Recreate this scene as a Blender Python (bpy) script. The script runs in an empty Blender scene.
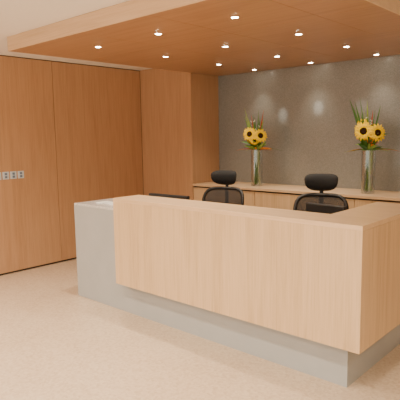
import bpy, bmesh, math, random
from mathutils import Vector, Matrix
random.seed(7)
S=bpy.context.scene
# ------------------------------------------------------------ helpers
def new_mat(name):
    m=bpy.data.materials.new(name); m.use_nodes=True
    nt=m.node_tree; b=nt.nodes['Principled BSDF']
    return m,nt,b
def N(nt,t,**k):
    n=nt.nodes.new(t)
    for a,v in k.items(): setattr(n,a,v)
    return n
def plain(name,col,rough=.5,metal=0,spec=.5,noise=0.05,nscale=30,bump=0):
    m,nt,b=new_mat(name)
    tc=N(nt,'ShaderNodeTexCoord'); no=N(nt,'ShaderNodeTexNoise'); no.inputs['Scale'].default_value=nscale
    nt.links.new(tc.outputs['Object'],no.inputs['Vector'])
    r=N(nt,'ShaderNodeValToRGB'); e=r.color_ramp.elements
    e[0].color=tuple(max(0,c*(1-noise)) for c in col)+(1,); e[1].color=tuple(min(1,c*(1+noise)) for c in col)+(1,)
    e[0].position=.3;e[1].position=.7
    nt.links.new(no.outputs['Fac'],r.inputs['Fac']); nt.links.new(r.outputs['Color'],b.inputs['Base Color'])
    b.inputs['Roughness'].default_value=rough; b.inputs['Metallic'].default_value=metal
    b.inputs['Specular IOR Level'].default_value=spec
    if bump:
        bu=N(nt,'ShaderNodeBump'); bu.inputs['Strength'].default_value=bump
        nt.links.new(no.outputs['Fac'],bu.inputs['Height']); nt.links.new(bu.outputs['Normal'],b.inputs['Normal'])
    return m
def wood(name,dark,mid,light,axis='Z',rough=.4,wide=1.0,fig=.06):
    m,nt,b=new_mat(name)
    tc=N(nt,'ShaderNodeTexCoord')
    mp=N(nt,'ShaderNodeMapping'); s=[44,44,44]; s['XYZ'.index(axis)]=1.1; mp.inputs['Scale'].default_value=s
    n1=N(nt,'ShaderNodeTexNoise'); n1.inputs['Scale'].default_value=2.2; n1.inputs['Detail'].default_value=6; n1.inputs['Roughness'].default_value=.65
    mp2=N(nt,'ShaderNodeMapping'); s=[7*wide]*3; s['XYZ'.index(axis)]=.45; mp2.inputs['Scale'].default_value=s
    n2=N(nt,'ShaderNodeTexNoise'); n2.inputs['Scale'].default_value=1.0; n2.inputs['Detail'].default_value=2; n2.inputs['Distortion'].default_value=.5
    mul=N(nt,'ShaderNodeMath',operation='MULTIPLY'); mul.inputs[1].default_value=16
    sn=N(nt,'ShaderNodeMath',operation='SINE')
    ma=N(nt,'ShaderNodeMath',operation='MULTIPLY_ADD'); ma.inputs[1].default_value=fig
    L=nt.links.new
    L(tc.outputs['Object'],mp.inputs['Vector']);L(mp.outputs[0],n1.inputs['Vector'])
    L(tc.outputs['Object'],mp2.inputs['Vector']);L(mp2.outputs[0],n2.inputs['Vector'])
    L(n2.outputs['Fac'],mul.inputs[0]);L(mul.outputs[0],sn.inputs[0]);L(sn.outputs[0],ma.inputs[0]);L(n1.outputs['Fac'],ma.inputs[2])
    r=N(nt,'ShaderNodeValToRGB'); e=r.color_ramp.elements
    e[0].position=.3; e[0].color=dark+(1,); e[1].position=.75; e[1].color=light+(1,)
    k=e.new(.5); k.color=mid+(1,)
    L(ma.outputs[0],r.inputs['Fac']);L(r.outputs['Color'],b.inputs['Base Color'])
    b.inputs['Roughness'].default_value=rough
    return m
def emis(name,col,st):
    m,nt,b=new_mat(name); b.inputs['Base Color'].default_value=col+(1,)
    b.inputs['Emission Color'].default_value=col+(1,); b.inputs['Emission Strength'].default_value=st
    return m
def link(o,parent=None):
    S.collection.objects.link(o)
    if parent: o.parent=parent
    return o
def mesh_obj(name,bm,mats,parent=None,loc=(0,0,0),rot=(0,0,0),bevel=0,smooth=False,seg=2):
    me=bpy.data.meshes.new(name); bm.normal_update(); bm.to_mesh(me); bm.free()
    for m in mats: me.materials.append(m)
    if smooth:
        for p in me.polygons: p.use_smooth=True
    o=bpy.data.objects.new(name,me); o.location=loc; o.rotation_euler=rot
    link(o,parent)
    if bevel:
        md=o.modifiers.new('bevel','BEVEL'); md.width=bevel; md.segments=seg; md.limit_method='ANGLE'
    return o
def empty(name,loc=(0,0,0),rot=(0,0,0)):
    o=bpy.data.objects.new(name,None); o.location=loc; o.rotation_euler=rot; o.empty_display_size=.1
    return link(o)
def box(bm,x0,x1,y0,y1,z0,z1,mi=0):
    v=[bm.verts.new(p) for p in [(x0,y0,z0),(x1,y0,z0),(x1,y1,z0),(x0,y1,z0),(x0,y0,z1),(x1,y0,z1),(x1,y1,z1),(x0,y1,z1)]]
    for f in [(3,2,1,0),(4,5,6,7),(0,1,5,4),(1,2,6,5),(2,3,7,6),(3,0,4,7)]:
        bm.faces.new([v[i] for i in f]).material_index=mi
def lathe(bm,prof,c=(0,0,0),seg=32,mi=0,M=None,cap=True):
    rings=[]
    for r,z in prof:
        ring=[]
        for i in range(seg):
            a=2*math.pi*i/seg; p=Vector((r*math.cos(a),r*math.sin(a),z))
            if M: p=M@p
            ring.append(bm.verts.new(p+Vector(c)))
        rings.append(ring)
    for a,b in zip(rings,rings[1:]):
        for i in range(seg):
            bm.faces.new([a[i],a[(i+1)%seg],b[(i+1)%seg],b[i]]).material_index=mi
    if cap:
        bm.faces.new(rings[0][::-1]).material_index=mi; bm.faces.new(rings[-1]).material_index=mi
def tube(bm,pts,rad,seg=8,mi=0,closed=False,flat=None):
    pts=[Vector(p) for p in pts]; n=len(pts); rings=[]
    for i,p in enumerate(pts):
        if closed: t=(pts[(i+1)%n]-pts[i-1])
        else: t=pts[min(i+1,n-1)]-pts[max(i-1,0)]
        t.normalize()
        ref=Vector((0,1,0)) if abs(t.y)<.9 else Vector((1,0,0))
        a=t.cross(ref).normalized(); b=t.cross(a)
        r=rad[i] if isinstance(rad,(list,tuple)) else rad
        rb=r*(flat or 1)
        rings.append([bm.verts.new(p+a*math.cos(2*math.pi*k/seg)*r+b*math.sin(2*math.pi*k/seg)*rb) for k in range(seg)])
    m=n if closed else n-1
    for i in range(m):
        A=rings[i];B=rings[(i+1)%n]
        for k in range(seg): bm.faces.new([A[k],A[(k+1)%seg],B[(k+1)%seg],B[k]]).material_index=mi
    if not closed:
        bm.faces.new(rings[0][::-1]).material_index=mi; bm.faces.new(rings[-1]).material_index=mi
# ------------------------------------------------------------ dims
XW=-2.1304; YB=2.7967; ZC=2.575; X0=-1.1176; CX1=2.11; CZ=2.443; CY0=-.312; YC=2.2285; CT=.969
XR=6.0; YF=-6.0
# ------------------------------------------------------------ materials
W_wall=wood('wood_wall',(.44,.25,.130),(.51,.297,.160),(.57,.34,.19),'Z',.38)
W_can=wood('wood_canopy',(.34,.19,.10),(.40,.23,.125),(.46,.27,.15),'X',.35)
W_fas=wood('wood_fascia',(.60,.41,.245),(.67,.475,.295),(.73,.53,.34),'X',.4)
W_desk=wood('wood_desk',(.55,.365,.195),(.65,.445,.25),(.73,.51,.30),'Z',.33,fig=.08)
W_top=wood('wood_desk_top',(.62,.42,.24),(.71,.49,.29),(.78,.56,.35),'X',.3)
M_grey=plain('grey_laminate',(.405,.42,.42),.4,noise=.03,nscale=6)
M_gtop=plain('grey_stone_top',(.62,.61,.59),.15,noise=.35,nscale=120)
M_dark=plain('shadow_gap',(.05,.035,.025),.8)
M_black=plain('black_plastic',(.008,.008,.009),.4)
M_blackf=plain('black_fabric',(.010,.010,.011),.9,bump=.2,nscale=200)
M_chrome=plain('brushed_metal',(.6,.6,.6),.25,1)
M_white=plain('ceiling_paint',(.86,.84,.81),.9,noise=.01)
M_plate=plain('switch_white',(.62,.68,.74),.35)
M_blue=plain('switch_rocker',(.16,.22,.32),.4)
M_bulb=emis('downlight_glow',(1,.88,.68),60)
M_trimring=plain('downlight_ring',(.75,.6,.45),.35)
M_paper=plain('paper',(.8,.8,.78),.8)
M_back=plain('back_painted_glass',(.262,.268,.25),.27,noise=.22,nscale=160,spec=.6)
# floor terrazzo
m,nt,b=new_mat('terrazzo'); L=nt.links.new
tc=N(nt,'ShaderNodeTexCoord'); vo=N(nt,'ShaderNodeTexVoronoi'); vo.inputs['Scale'].default_value=60
n2=N(nt,'ShaderNodeTexNoise'); n2.inputs['Scale'].default_value=1.6; n2.inputs['Detail'].default_value=4
n3=N(nt,'ShaderNodeTexNoise'); n3.inputs['Scale'].default_value=36; n3.inputs['Detail'].default_value=4
for q in (vo,n2,n3): L(tc.outputs['Object'],q.inputs['Vector'])
r=N(nt,'ShaderNodeValToRGB'); e=r.color_ramp.elements
e[0].position=.25; e[0].color=(.54,.39,.255,1); e[1].position=.95; e[1].color=(.77,.63,.475,1)
k=e.new(.55);k.color=(.665,.515,.37,1)
sep=N(nt,'ShaderNodeSeparateColor'); L(vo.outputs['Color'],sep.inputs[0])
mx=N(nt,'ShaderNodeMath',operation='MULTIPLY_ADD'); mx.inputs[1].default_value=.32
ad=N(nt,'ShaderNodeMath',operation='MULTIPLY_ADD'); ad.inputs[1].default_value=.5
L(sep.outputs[0],mx.inputs[0]); L(n3.outputs['Fac'],ad.inputs[0])
md=N(nt,'ShaderNodeMath',operation='MULTIPLY'); md.inputs[1].default_value=.3; L(n2.outputs['Fac'],md.inputs[0])
L(md.outputs[0],ad.inputs[2]); L(ad.outputs[0],mx.inputs[2]); L(mx.outputs[0],r.inputs['Fac']); L(r.outputs['Color'],b.inputs['Base Color'])
b.inputs['Roughness'].default_value=.35
M_floor=m
# ------------------------------------------------------------ shell
bm=bmesh.new(); box(bm,XW-.2,XR+.2,YF,YB+.2,-.1,0); mesh_obj('floor',bm,[M_floor])
bm=bmesh.new(); box(bm,XW-.2,XR+.2,YF,YB+.2,ZC,ZC+.1); mesh_obj('ceiling',bm,[M_white])
bm=bmesh.new(); box(bm,XW-.2,XW-.02,YF,YB,0,ZC,1)
ys=[-5.9,-4.45,-3.0,-1.9,-.66,.78,YC]
for a,c in zip(ys,ys[1:]): box(bm,XW-.02,XW,a+.003,c-.003,.025,ZC-.012,0)
mesh_obj('wall_left',bm,[W_wall,M_dark])
bm=bmesh.new()
box(bm,XW-.02,X0-.02,YC+.02,YB,0,ZC,1)
box(bm,XW+.004,X0,YC,YC+.02,.025,ZC-.002,0)
box(bm,X0-.02,X0,YC+.0205,YB,.025,ZC-.002,0)
mesh_obj('wall_recess_panelling',bm,[W_wall,M_dark])
bm=bmesh.new(); box(bm,XW-.2,XR+.2,YB+.012,YB+.2,0,ZC,1)
gx=[X0,-.02,1.08,2.18,3.28,4.38,XR]
for a,c in zip(gx,gx[1:]): box(bm,a+.0004,c-.0004,YB,YB+.012,0,ZC-.001,0)
mesh_obj('wall_back',bm,[M_back,M_back])
bm=bmesh.new(); box(bm,XR,XR+.2,YF,YB,0,ZC); mesh_obj('wall_right',bm,[plain('wall_paint',(.8,.74,.66),.8)])
# canopy
bm=bmesh.new()
box(bm,X0+.01,CX1-.01,CY0+.01,YB-.002,CZ+.012,ZC-.002,1)
box(bm,X0,CX1,CY0,CY0+.01,CZ,ZC-.002,2); box(bm,X0,X0+.01,CY0+.01,YC,CZ,ZC-.002,2); box(bm,CX1-.01,CX1,CY0+.01,YB-.002,CZ,ZC-.002,2)
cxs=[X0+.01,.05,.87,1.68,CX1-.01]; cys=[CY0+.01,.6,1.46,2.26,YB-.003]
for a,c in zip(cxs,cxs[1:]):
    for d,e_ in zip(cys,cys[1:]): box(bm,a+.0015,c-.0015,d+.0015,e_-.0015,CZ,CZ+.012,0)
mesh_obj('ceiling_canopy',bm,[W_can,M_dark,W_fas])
LX=[-.35,.46,1.25]; LY=[.17,1.03,1.9,2.6]
bm=bmesh.new()
for x in LX:
    for y in LY:
        lathe(bm,[(.034,CZ-.004),(.034,CZ-.001)],(x,y,0),24,1)
        lathe(bm,[(.024,CZ-.0055),(.024,CZ-.0041)],(x,y,0),24,0)
mesh_obj('canopy_downlights',bm,[M_bulb,M_trimring])
def spot(x,y,z,e,ang=100,blend=.8,tgt=None,name='downlight_beam',size=.03,col=(1,.84,.64)):
    l=bpy.data.lights.new(name,'SPOT'); l.energy=e; l.spot_size=math.radians(ang); l.spot_blend=blend; l.shadow_soft_size=size; l.color=col
    o=bpy.data.objects.new(name,l); o.location=(x,y,z); link(o)
    if tgt: o.rotation_euler=(Vector(tgt)-Vector((x,y,z))).to_track_quat('-Z','Y').to_euler()
    return o
for x in LX:
    for y in LY:
        spot(x,y,CZ-.02,(54 if y<2.3 else 17),(100 if y<2.3 else 80),1)
for x,z,e_ in [(-.04,1.86,24),(.46,1.93,30),(1.0,1.92,9)]: spot(x,2.2,CZ-.03,e_,13,1,(x,YB,z),'accent_beam',.02,(1,.93,.82))
bm=bmesh.new()
RL=[(x,y) for x in (-1.2,.6,2.4,4.2) for y in (-1.6,-3.2,-4.8)]  # added grid of out-of-view ceiling fittings, there for ambient fill
for x,y in RL:
    lathe(bm,[(.075,ZC-.006),(.075,ZC-.001)],(x,y,0),24,1); lathe(bm,[(.06,ZC-.008),(.06,ZC-.0061)],(x,y,0),24,0)
mesh_obj('added_fill_lights',bm,[M_bulb,M_trimring])
for x,y in RL: spot(x,y,ZC-.03,155,160,.8,size=.12,col=(1,.86,.67))  # fill spots added at the unseen fittings to brighten the room
# ------------------------------------------------------------ reception desk
L_=2.3078; ZB=.3024; D=.1206; LB=2.1761; XG=-.789; ZG=.9606; H=1.08
desk=empty('reception_desk')
SD=.30; RW=.36; RY=1.05
bm=bmesh.new()
box(bm,0,L_,0,.04,ZB,H-.03); box(bm,L_-.04,L_,.04,RY,ZB,H-.03); box(bm,0,.04,.04,D+.0,ZB,H-.03)
mesh_obj('wood_front_panel',bm,[W_desk],desk,bevel=.002)
bm=bmesh.new()
P=[(0,0),(L_,0),(L_,RY),(L_-RW,RY),(L_-RW,SD),(0,SD)]
a=[bm.verts.new((x,y,H-.03)) for x,y in P]; c=[bm.verts.new((x,y,H)) for x,y in P]
bm.faces.new(a[::-1]); bm.faces.new(c)
for i in range(6): bm.faces.new([a[i],a[(i+1)%6],c[(i+1)%6],c[i]])
mesh_obj('transaction_top',bm,[W_top],desk,bevel=.002)
bm=bmesh.new()
box(bm,XG,LB,D,D+.04,0,ZB+.3); box(bm,LB-.04,LB,D+.04,RY,0,ZB+.3); box(bm,.04,LB-.04,D+.005,D+.035,ZB+.3,H-.032)
box(bm,XG,XG+.03,D+.04,.62,0,ZG-.02); box(bm,XG,-.001,D,D+.04,ZB+.3,ZG-.02)
mesh_obj('grey_plinth',bm,[M_grey],desk)
bm=bmesh.new(); box(bm,XG,-.001,D,.62,ZG-.02,ZG)
mesh_obj('low_counter_top',bm,[M_gtop],desk,bevel=.002)
bm=bmesh.new(); box(bm,XG+.032,LB-.05,D+.05,.85,.71,.74)
mesh_obj('worktop',bm,[W_top],desk)
bm=bmesh.new(); box(bm,XG+.032,XG+.06,.62,.83,0,.709); box(bm,.9,.93,D+.05,.8,0,.709)
mesh_obj('worktop_supports',bm,[M_grey],desk)
lf=empty('leaflet_stack',(0,0,0))
bm=bmesh.new()
for i in range(5):
    x=-.6+.11*i; box(bm,x,x+.09,.25+.02*(i%2),.38+.02*(i%2),ZG+.001,ZG+.008)
mesh_obj('leaflets',bm,[M_paper],lf)
# ------------------------------------------------------------ back counter
bc=empty('back_counter')
bm=bmesh.new(); box(bm,X0+.002,XR-.01,YC,YB-.002,CT-.03,CT); mesh_obj('counter_top',bm,[W_top],bc,bevel=.002)
bm=bmesh.new(); box(bm,X0+.002,XR-.01,YC+.03,YB-.004,.08,CT-.031,1)
xs=[X0+.004,-.74,-.09,.56,1.21,1.86,2.51,3.16,3.81,4.46,5.11,XR-.012]
for a,c in zip(xs,xs[1:]): box(bm,a+.003,c-.003,YC+.01,YC+.03,.09,CT-.05,0)
mesh_obj('cabinet_doors',bm,[W_desk,M_dark],bc)
bm=bmesh.new(); box(bm,X0+.002,XR-.01,YC+.06,YB-.004,0,.079); mesh_obj('plinth',bm,[M_grey],bc)
# ------------------------------------------------------------ wall switches
for i,y in enumerate((-.005,.09,.185,.28)):
    e0=empty('wall_switch' if i==0 else 'wall_switch.%03d'%i,(XW,y,1.185))
    bm=bmesh.new(); box(bm,.0,.008,-.040,.040,-.045,.045); mesh_obj('plate',bm,[M_plate],e0,bevel=.004)
    bm=bmesh.new(); box(bm,.0085,.012,-.016,.016,.004,.032); box(bm,.0085,.012,-.016,.016,-.032,-.004); mesh_obj('rocker',bm,[M_blue],e0,bevel=.003)
# ------------------------------------------------------------ monitors
M_scr=plain('screen_glass',(.02,.02,.025),.1)
def monitor(x,y,top,rz,w=.50):
    e0=empty('computer_monitor',(x,y,.741),(0,0,rz)); t=top-.741
    bm=bmesh.new(); box(bm,-w/2,w/2,-.02,.02,t-.30,t); mesh_obj('housing',bm,[M_black],e0,bevel=.006)
    bm=bmesh.new(); box(bm,-w/2+.012,w/2-.012,.0205,.022,t-.288,t-.014); mesh_obj('screen',bm,[M_scr],e0)
    bm=bmesh.new(); tube(bm,[(0,-.03,.012),(0,-.035,t-.15)],.018,12); lathe(bm,[(.11,.001),(.11,.010),(.03,.016)],(0,-.02,0),28); mesh_obj('stand',bm,[M_black],e0)
monitor(.07,.62,1.055,math.radians(4))
monitor(1.72,.66,1.085,math.radians(-6),.34)
# ------------------------------------------------------------ office chairs (front of seat = -Y)
m,nt,b=new_mat('chair_mesh'); L=nt.links.new
b.inputs['Base Color'].default_value=(.012,.012,.014,1); b.inputs['Roughness'].default_value=.7
tc=N(nt,'ShaderNodeTexCoord')
w1=N(nt,'ShaderNodeTexWave'); w1.bands_direction='X'; w1.inputs['Scale'].default_value=60
w2=N(nt,'ShaderNodeTexWave'); w2.bands_direction='Z'; w2.inputs['Scale'].default_value=60
mxx=N(nt,'ShaderNodeMath',operation='MAXIMUM'); gt=N(nt,'ShaderNodeMath',operation='GREATER_THAN'); gt.inputs[1].default_value=.27
L(tc.outputs['Object'],w1.inputs[0]);L(tc.outputs['Object'],w2.inputs[0]);L(w1.outputs['Fac'],mxx.inputs[0]);L(w2.outputs['Fac'],mxx.inputs[1]);L(mxx.outputs[0],gt.inputs[0]);L(gt.outputs[0],b.inputs['Alpha'])
M_mesh=m
def chair(x,y,rz,lift=0):
    e0=empty('office_chair',(x,y,0),(0,0,rz))
    zs=.47+lift
    bm=bmesh.new(); g=12; V={}
    for i in range(g+1):
        for j in range(g+1):
            u=i/g*2-1; v=j/g*2-1
            X=.25*u*math.sqrt(1-.22*v*v); Y=.24*v*math.sqrt(1-.22*u*u)-.02
            V[i,j]=bm.verts.new((X,Y,zs+.05-.02*(v<-.3)*(-v-.3)+.012*abs(u)**2-.03*max(abs(u),abs(v))**6))
    for i in range(g):
        for j in range(g): bm.faces.new([V[i,j],V[i+1,j],V[i+1,j+1],V[i,j+1]])
    r=bmesh.ops.extrude_face_region(bm,geom=bm.faces[:])
    for q in [v for v in r['geom'] if isinstance(v,bmesh.types.BMVert)]: q.co.z-=.055
    bmesh.ops.recalc_face_normals(bm,faces=bm.faces)
    mesh_obj('seat',bm,[M_blackf],e0,smooth=True)
    def bp(u,v):
        wd=.205+.03*math.sin(v*math.pi*.75)
        return Vector((u*wd, .24+.05*v*v+.03*math.cos(v*5)-.035*u*u, zs+.12+v*.45))
    loop=[]
    for k in range(48):
        a=2*math.pi*k/48; c_,s_=math.cos(a),math.sin(a)
        n=5; rr=(abs(c_)**n+abs(s_)**n)**(-1/n)
        loop.append(bp(c_*rr,(s_*rr+1)/2))
    bm=bmesh.new(); tube(bm,loop,.018,8,closed=True); mesh_obj('back_frame',bm,[M_black],e0,smooth=True)
    bm=bmesh.new(); G=14; V={}
    for i in range(G+1):
        for j in range(G+1):
            u=i/G*2-1; v=j/G*2-1
            n=5; mxa=max(abs(u),abs(v),1e-6); ln_=(abs(u)**n+abs(v)**n)**(1/n) or 1
            s=mxa/ln_ if ln_>0 else 1
            V[i,j]=bm.verts.new(bp(u*s,(v*s+1)/2))
    for i in range(G):
        for j in range(G): bm.faces.new([V[i,j],V[i+1,j],V[i+1,j+1],V[i,j+1]])
    mesh_obj('back_mesh',bm,[M_mesh],e0,smooth=True)
    bm=bmesh.new(); zt=zs+.57
    tube(bm,[(0,.05,zs-.03),(0,.22,zs-.02),(0,.32,zs+.06),(0,.33,zs+.3),(0,.335,zt-.02),(0,.345,zt+.05),(0,.33,zt+.11)],[.03,.028,.026,.022,.02,.018,.014],10)
    tube(bm,[(-.18,.27,zs+.28),(-.08,.31,zs+.27),(.08,.31,zs+.27),(.18,.27,zs+.28)],.014,8,flat=1)
    mesh_obj('spine',bm,[M_black],e0,smooth=True)
    bm=bmesh.new(); V={}; A=16;B=8
    for side in (0,1):
        for i in range(A+1):
            for j in range(B+1):
                u=i/A*2-1; v=j/B*2-1
                n=3.2; mxa=max(abs(u),abs(v),1e-6); ln_=(abs(u)**n+abs(v)**n)**(1/n)
                s=mxa/ln_ if ln_>0 else 1
                uu=u*s; vv=v*s
                edge=max(abs(u),abs(v)); th=.028*math.sqrt(max(0,1-edge**4))
                X=.15*uu*(1+.08*vv); Z=zt+.115+.082*vv+.012*uu*uu
                Y=.295-.06*uu*uu+.035*vv*vv+(th if side else -th)
                V[side,i,j]=bm.verts.new((X,Y,Z))
        for i in range(A):
            for j in range(B):
                f=[V[side,i,j],V[side,i+1,j],V[side,i+1,j+1],V[side,i,j+1]]
                bm.faces.new(f if side==0 else f[::-1])
    bmesh.ops.remove_doubles(bm,verts=bm.verts,dist=.0005)
    mesh_obj('headrest',bm,[M_blackf],e0,smooth=True)
    for sgn in (-1,1):
        bm=bmesh.new()
        tube(bm,[(sgn*.16,.03,zs-.02),(sgn*.28,.03,zs-.01),(sgn*.30,.03,zs+.04),(sgn*.30,.03,zs+.2)],.014,8)
        box(bm,sgn*.30-.035,sgn*.30+.035,-.12,.13,zs+.2,zs+.225)
        mesh_obj('armrest_%d'%(1 if sgn<0 else 2),bm,[M_black],e0,bevel=.004)
    bm=bmesh.new(); lathe(bm,[(.03,.09),(.03,.28),(.02,.281),(.02,zs-.02),(.07,zs-.019),(.07,zs+.0)],(0,0,0),20); mesh_obj('gas_lift',bm,[M_chrome],e0)
    bm=bmesh.new()
    for k in range(5):
        a=2*math.pi*k/5+.3; c_,s_=math.cos(a),math.sin(a)
        tube(bm,[(0.02*c_,.02*s_,.105),(.15*c_,.15*s_,.095),(.30*c_,.30*s_,.075)],[.026,.022,.015],8)
        M=Matrix.Rotation(math.pi/2,4,'X'); M=Matrix.Rotation(a+.5,4,'Z')@M
        lathe(bm,[(.026,-.02),(.03,-.012),(.03,.012),(.026,.02)],(.31*c_,.31*s_,.030),16,M=M)
    mesh_obj('star_base',bm,[M_black],e0)
chair(.06,1.33,math.radians(18),-.015)
chair(1.36,1.22,math.radians(26),.005)
# ------------------------------------------------------------ flower vases
m,nt,b=new_mat('vase_glass'); L=nt.links.new
out=nt.nodes['Material Output']; tr=N(nt,'ShaderNodeBsdfTransparent'); tr.inputs[0].default_value=(.93,.95,.94,1)
gl=N(nt,'ShaderNodeBsdfGlossy'); gl.inputs['Roughness'].default_value=.08; gl.inputs[0].default_value=(.8,.82,.83,1)
lw=N(nt,'ShaderNodeLayerWeight'); lw.inputs[0].default_value=.35; ms=N(nt,'ShaderNodeMixShader')
ma=N(nt,'ShaderNodeMath',operation='MULTIPLY_ADD'); ma.inputs[1].default_value=.6; ma.inputs[2].default_value=.12
L(lw.outputs['Facing'],ma.inputs[0]);L(ma.outputs[0],ms.inputs[0]);L(tr.outputs[0],ms.inputs[1]);L(gl.outputs[0],ms.inputs[2]);L(ms.outputs[0],out.inputs['Surface'])
M_glass=m
M_stem=plain('stem_green',(.16,.3,.08),.6); M_leaf=plain('leaf_green',(.07,.19,.03),.5,noise=.3); M_lime=plain('leaf_lime',(.28,.42,.07),.5,noise=.2)
M_red=plain('leaf_red',(.42,.08,.02),.5,noise=.3); M_or=plain('petal_orange',(.85,.28,.01),.5,noise=.15)
M_yel=plain('sunflower_petal',(.92,.60,.0),.6,noise=.10,nscale=60,spec=.2); M_brown=plain('sunflower_disc',(.03,.014,.006),.9,noise=.5,nscale=300,spec=.1)
M_wf=plain('filler_blossom',(.75,.74,.62),.7)
YMAX=[.3]
def blade(bm,p,d,length,width,mi,bend=.2,seg=6):
    p=Vector(p); d=Vector(d).normalized(); side=d.cross(Vector((0.6,-1,.2))).normalized()
    prev=None
    for i in range(seg+1):
        t=i/seg; c=p+d*length*t+Vector((d.x,d.y,-.6)).normalized()*bend*length*t*t
        w=width*.5*math.sin(math.pi*(.08+.92*t)**.8)+.0008
        nrm=d.cross(side)*w*.3
        tri=[c-side*w,c+nrm,c+side*w]
        for q in tri:
            if q.y>YMAX[0]: q.y=YMAX[0]
            q.z=max(q.z,.1)
        a,m_,b_=[bm.verts.new(q) for q in tri]
        if prev:
            for q in (0,1):
                f=bm.faces.new([prev[q],prev[q+1],(a,m_,b_)[q+1],(a,m_,b_)[q]]); f.material_index=mi
        prev=(a,m_,b_)
def sunflower(bm,c,nd,R):
    c=Vector(c); q=Vector(nd).normalized().to_track_quat('Z','Y').to_matrix().to_4x4()
    lathe(bm,[(R*.38,-.004),(R*.40,.006),(R*.35,.016),(R*.2,.018),(.001,.014)],c,20,5,M=q,cap=False)
    for ly,(n,off) in enumerate(((17,0),(15,.2))):
        for k in range(n):
            a=2*math.pi*k/n+off+random.uniform(-.06,.06); rr=R*random.uniform(.9,1.08)
            dr=Vector((math.cos(a),math.sin(a),0)); sd=Vector((-dr.y,dr.x,0)); w=R*.15
            z0=-.002-ly*.006; pts=[]
            for t,ww in ((.33,.6),(.55,1),(.8,.75),(1,.08)):
                zz=z0+.012*math.sin(t*3)+random.uniform(-.003,.003)
                pts.append([bm.verts.new(c+q@(dr*rr*t+sd*w*ww*s+Vector((0,0,zz+(.004 if s==0 else 0))))) for s in (-1,0,1)])
            for A_,B_ in zip(pts,pts[1:]):
                for s in (0,1):
                    f=bm.faces.new([A_[s],A_[s+1],B_[s+1],B_[s]]); f.material_index=4
    lathe(bm,[(R*.4,-.008),(R*.2,-.028),(.006,-.04)],c,14,0,M=q,cap=False)
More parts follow.
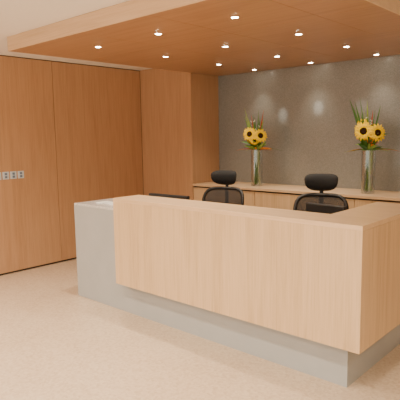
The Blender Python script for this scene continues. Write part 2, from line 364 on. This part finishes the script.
def vase(x,y,heads,seed,Hh=.46,R=.072,tall=0):
    random.seed(seed); YMAX[0]=YB-.03-y
    e0=empty('sunflower_vase',(x,y,CT))
    bm=bmesh.new(); lathe(bm,[(.001,.001),(R,.001),(R,Hh),(R-.004,Hh),(R-.004,.02),(.001,.02)],(0,0,0),40,cap=False); mesh_obj('glass_cylinder',bm,[M_glass],e0,smooth=False)
    bm=bmesh.new()
    for k in range(20):
        a=random.uniform(0,6.28); r0=random.uniform(0,.05); a2=a+random.uniform(2,4); r1=random.uniform(.01,.055)
        tube(bm,[(r0*math.cos(a),r0*math.sin(a),.025),(.5*(r0*math.cos(a)+r1*math.cos(a2)),.5*(r0*math.sin(a)+r1*math.sin(a2)),Hh*.5),(r1*math.cos(a2),r1*math.sin(a2),Hh+.06)],.004,6,mi=random.choice([0,0,2]))
    for k in range(5):
        a=random.uniform(0,6.28); blade(bm,(.02*math.cos(a),.02*math.sin(a),.2),(.05*math.cos(a),.05*math.sin(a),1),.34,.03,random.choice([1,2]),bend=.02)
    for k in range(64):
        a=random.uniform(0,6.28); ux,uy=math.cos(a),math.sin(a)
        l=random.uniform(.08,.17); mi=random.choice([1,1,1,2,2,1,6,3])
        blade(bm,(.035*ux,.035*uy,Hh-.01+random.uniform(0,.15)),(ux,uy,random.uniform(.2,2.8)),l,random.uniform(.016,.036),mi,bend=random.uniform(.1,.45))
    for k in range(16):
        a=random.uniform(0,6.28); ux,uy=math.cos(a),math.sin(a)
        blade(bm,(.05*ux,.05*uy,Hh),(ux,uy,.6),random.uniform(.08,.17),.008,random.choice([2,3,1]),bend=random.uniform(.8,1.2))
    for k in range(26):
        a=random.uniform(0,6.28); ux,uy=math.cos(a)*.26-.07,math.sin(a)*.2
        l=random.uniform(.28,.44)+((.10+tall) if k%4==0 else 0)
        blade(bm,(ux*.1,uy*.1,Hh+.02),(ux,uy,1),l,random.uniform(.012,.026),random.choice([1,2,1,2,3,1]),bend=.03)
    # small filler blossoms on thin stems
    for k in range(9):
        a=random.uniform(0,6.28); rr=random.uniform(.03,.11); c=Vector((rr*math.cos(a)-.02,rr*math.sin(a)*.8,Hh+random.uniform(.16,.36)))
        tube(bm,[(0,0,Hh),(c.x*.5,c.y*.5,(Hh+c.z)/2),tuple(c)],.0018,5,mi=0)
        for j in range(4):
            o_=Vector((random.uniform(-.012,.012),random.uniform(-.012,.012),random.uniform(-.01,.02)))
            lathe(bm,[(.001,-.006),(.006,-.003),(.007,.001),(.004,.005),(.001,.006)],c+o_,8,7,cap=False)
    for (hx,hy,hz,nd,RR) in heads:
        tube(bm,[(0,0,Hh),(hx*.5,hy*.5+.01,(Hh+hz)/2),(hx-nd[0]*.03,hy-nd[1]*.03,hz-nd[2]*.03)],.005,6,mi=0)
        sunflower(bm,(hx,hy,hz),nd,RR)
    mesh_obj('bouquet',bm,[M_stem,M_leaf,M_lime,M_red,M_yel,M_brown,M_or,M_wf],e0)
vase(-.22,2.47,[(.10,-.06,.635,(1,-.9,.15),.09),(-.02,-.12,.655,(.3,-1,.15),.092),(.04,-.10,.575,(.6,-1,-.1),.06)],3)
vase(1.25,2.47,[(.11,-.05,.645,(1,-.8,.15),.095),(-.01,-.12,.665,(.3,-1,.1),.10),(-.05,-.06,.745,(.2,-1,.4),.062)],11,tall=.05)
# ------------------------------------------------------------ world & camera
w=bpy.data.worlds.new('world'); S.world=w; w.use_nodes=True
w.node_tree.nodes['Background'].inputs[0].default_value=(1,.92,.81,1); w.node_tree.nodes['Background'].inputs[1].default_value=1.9
cx,cy,cz,yaw,pitch,roll,f=3.5285,-2.7316,1.6097,0.7383,-0.1268,-0.0162,500.574
F=Vector((-math.sin(yaw)*math.cos(pitch),math.cos(yaw)*math.cos(pitch),math.sin(pitch)))
R=Vector((math.cos(yaw),math.sin(yaw),0)); U=R.cross(F)
R2=R*math.cos(roll)+U*math.sin(roll); U2=-R*math.sin(roll)+U*math.cos(roll)
cam=bpy.data.cameras.new('camera'); cam.sensor_width=36; cam.lens=36*f/400; cam.clip_start=.05
co=bpy.data.objects.new('camera',cam); S.collection.objects.link(co)
M=Matrix((( R2.x,U2.x,-F.x,cx),(R2.y,U2.y,-F.y,cy),(R2.z,U2.z,-F.z,cz),(0,0,0,1))); co.matrix_world=M
S.camera=co
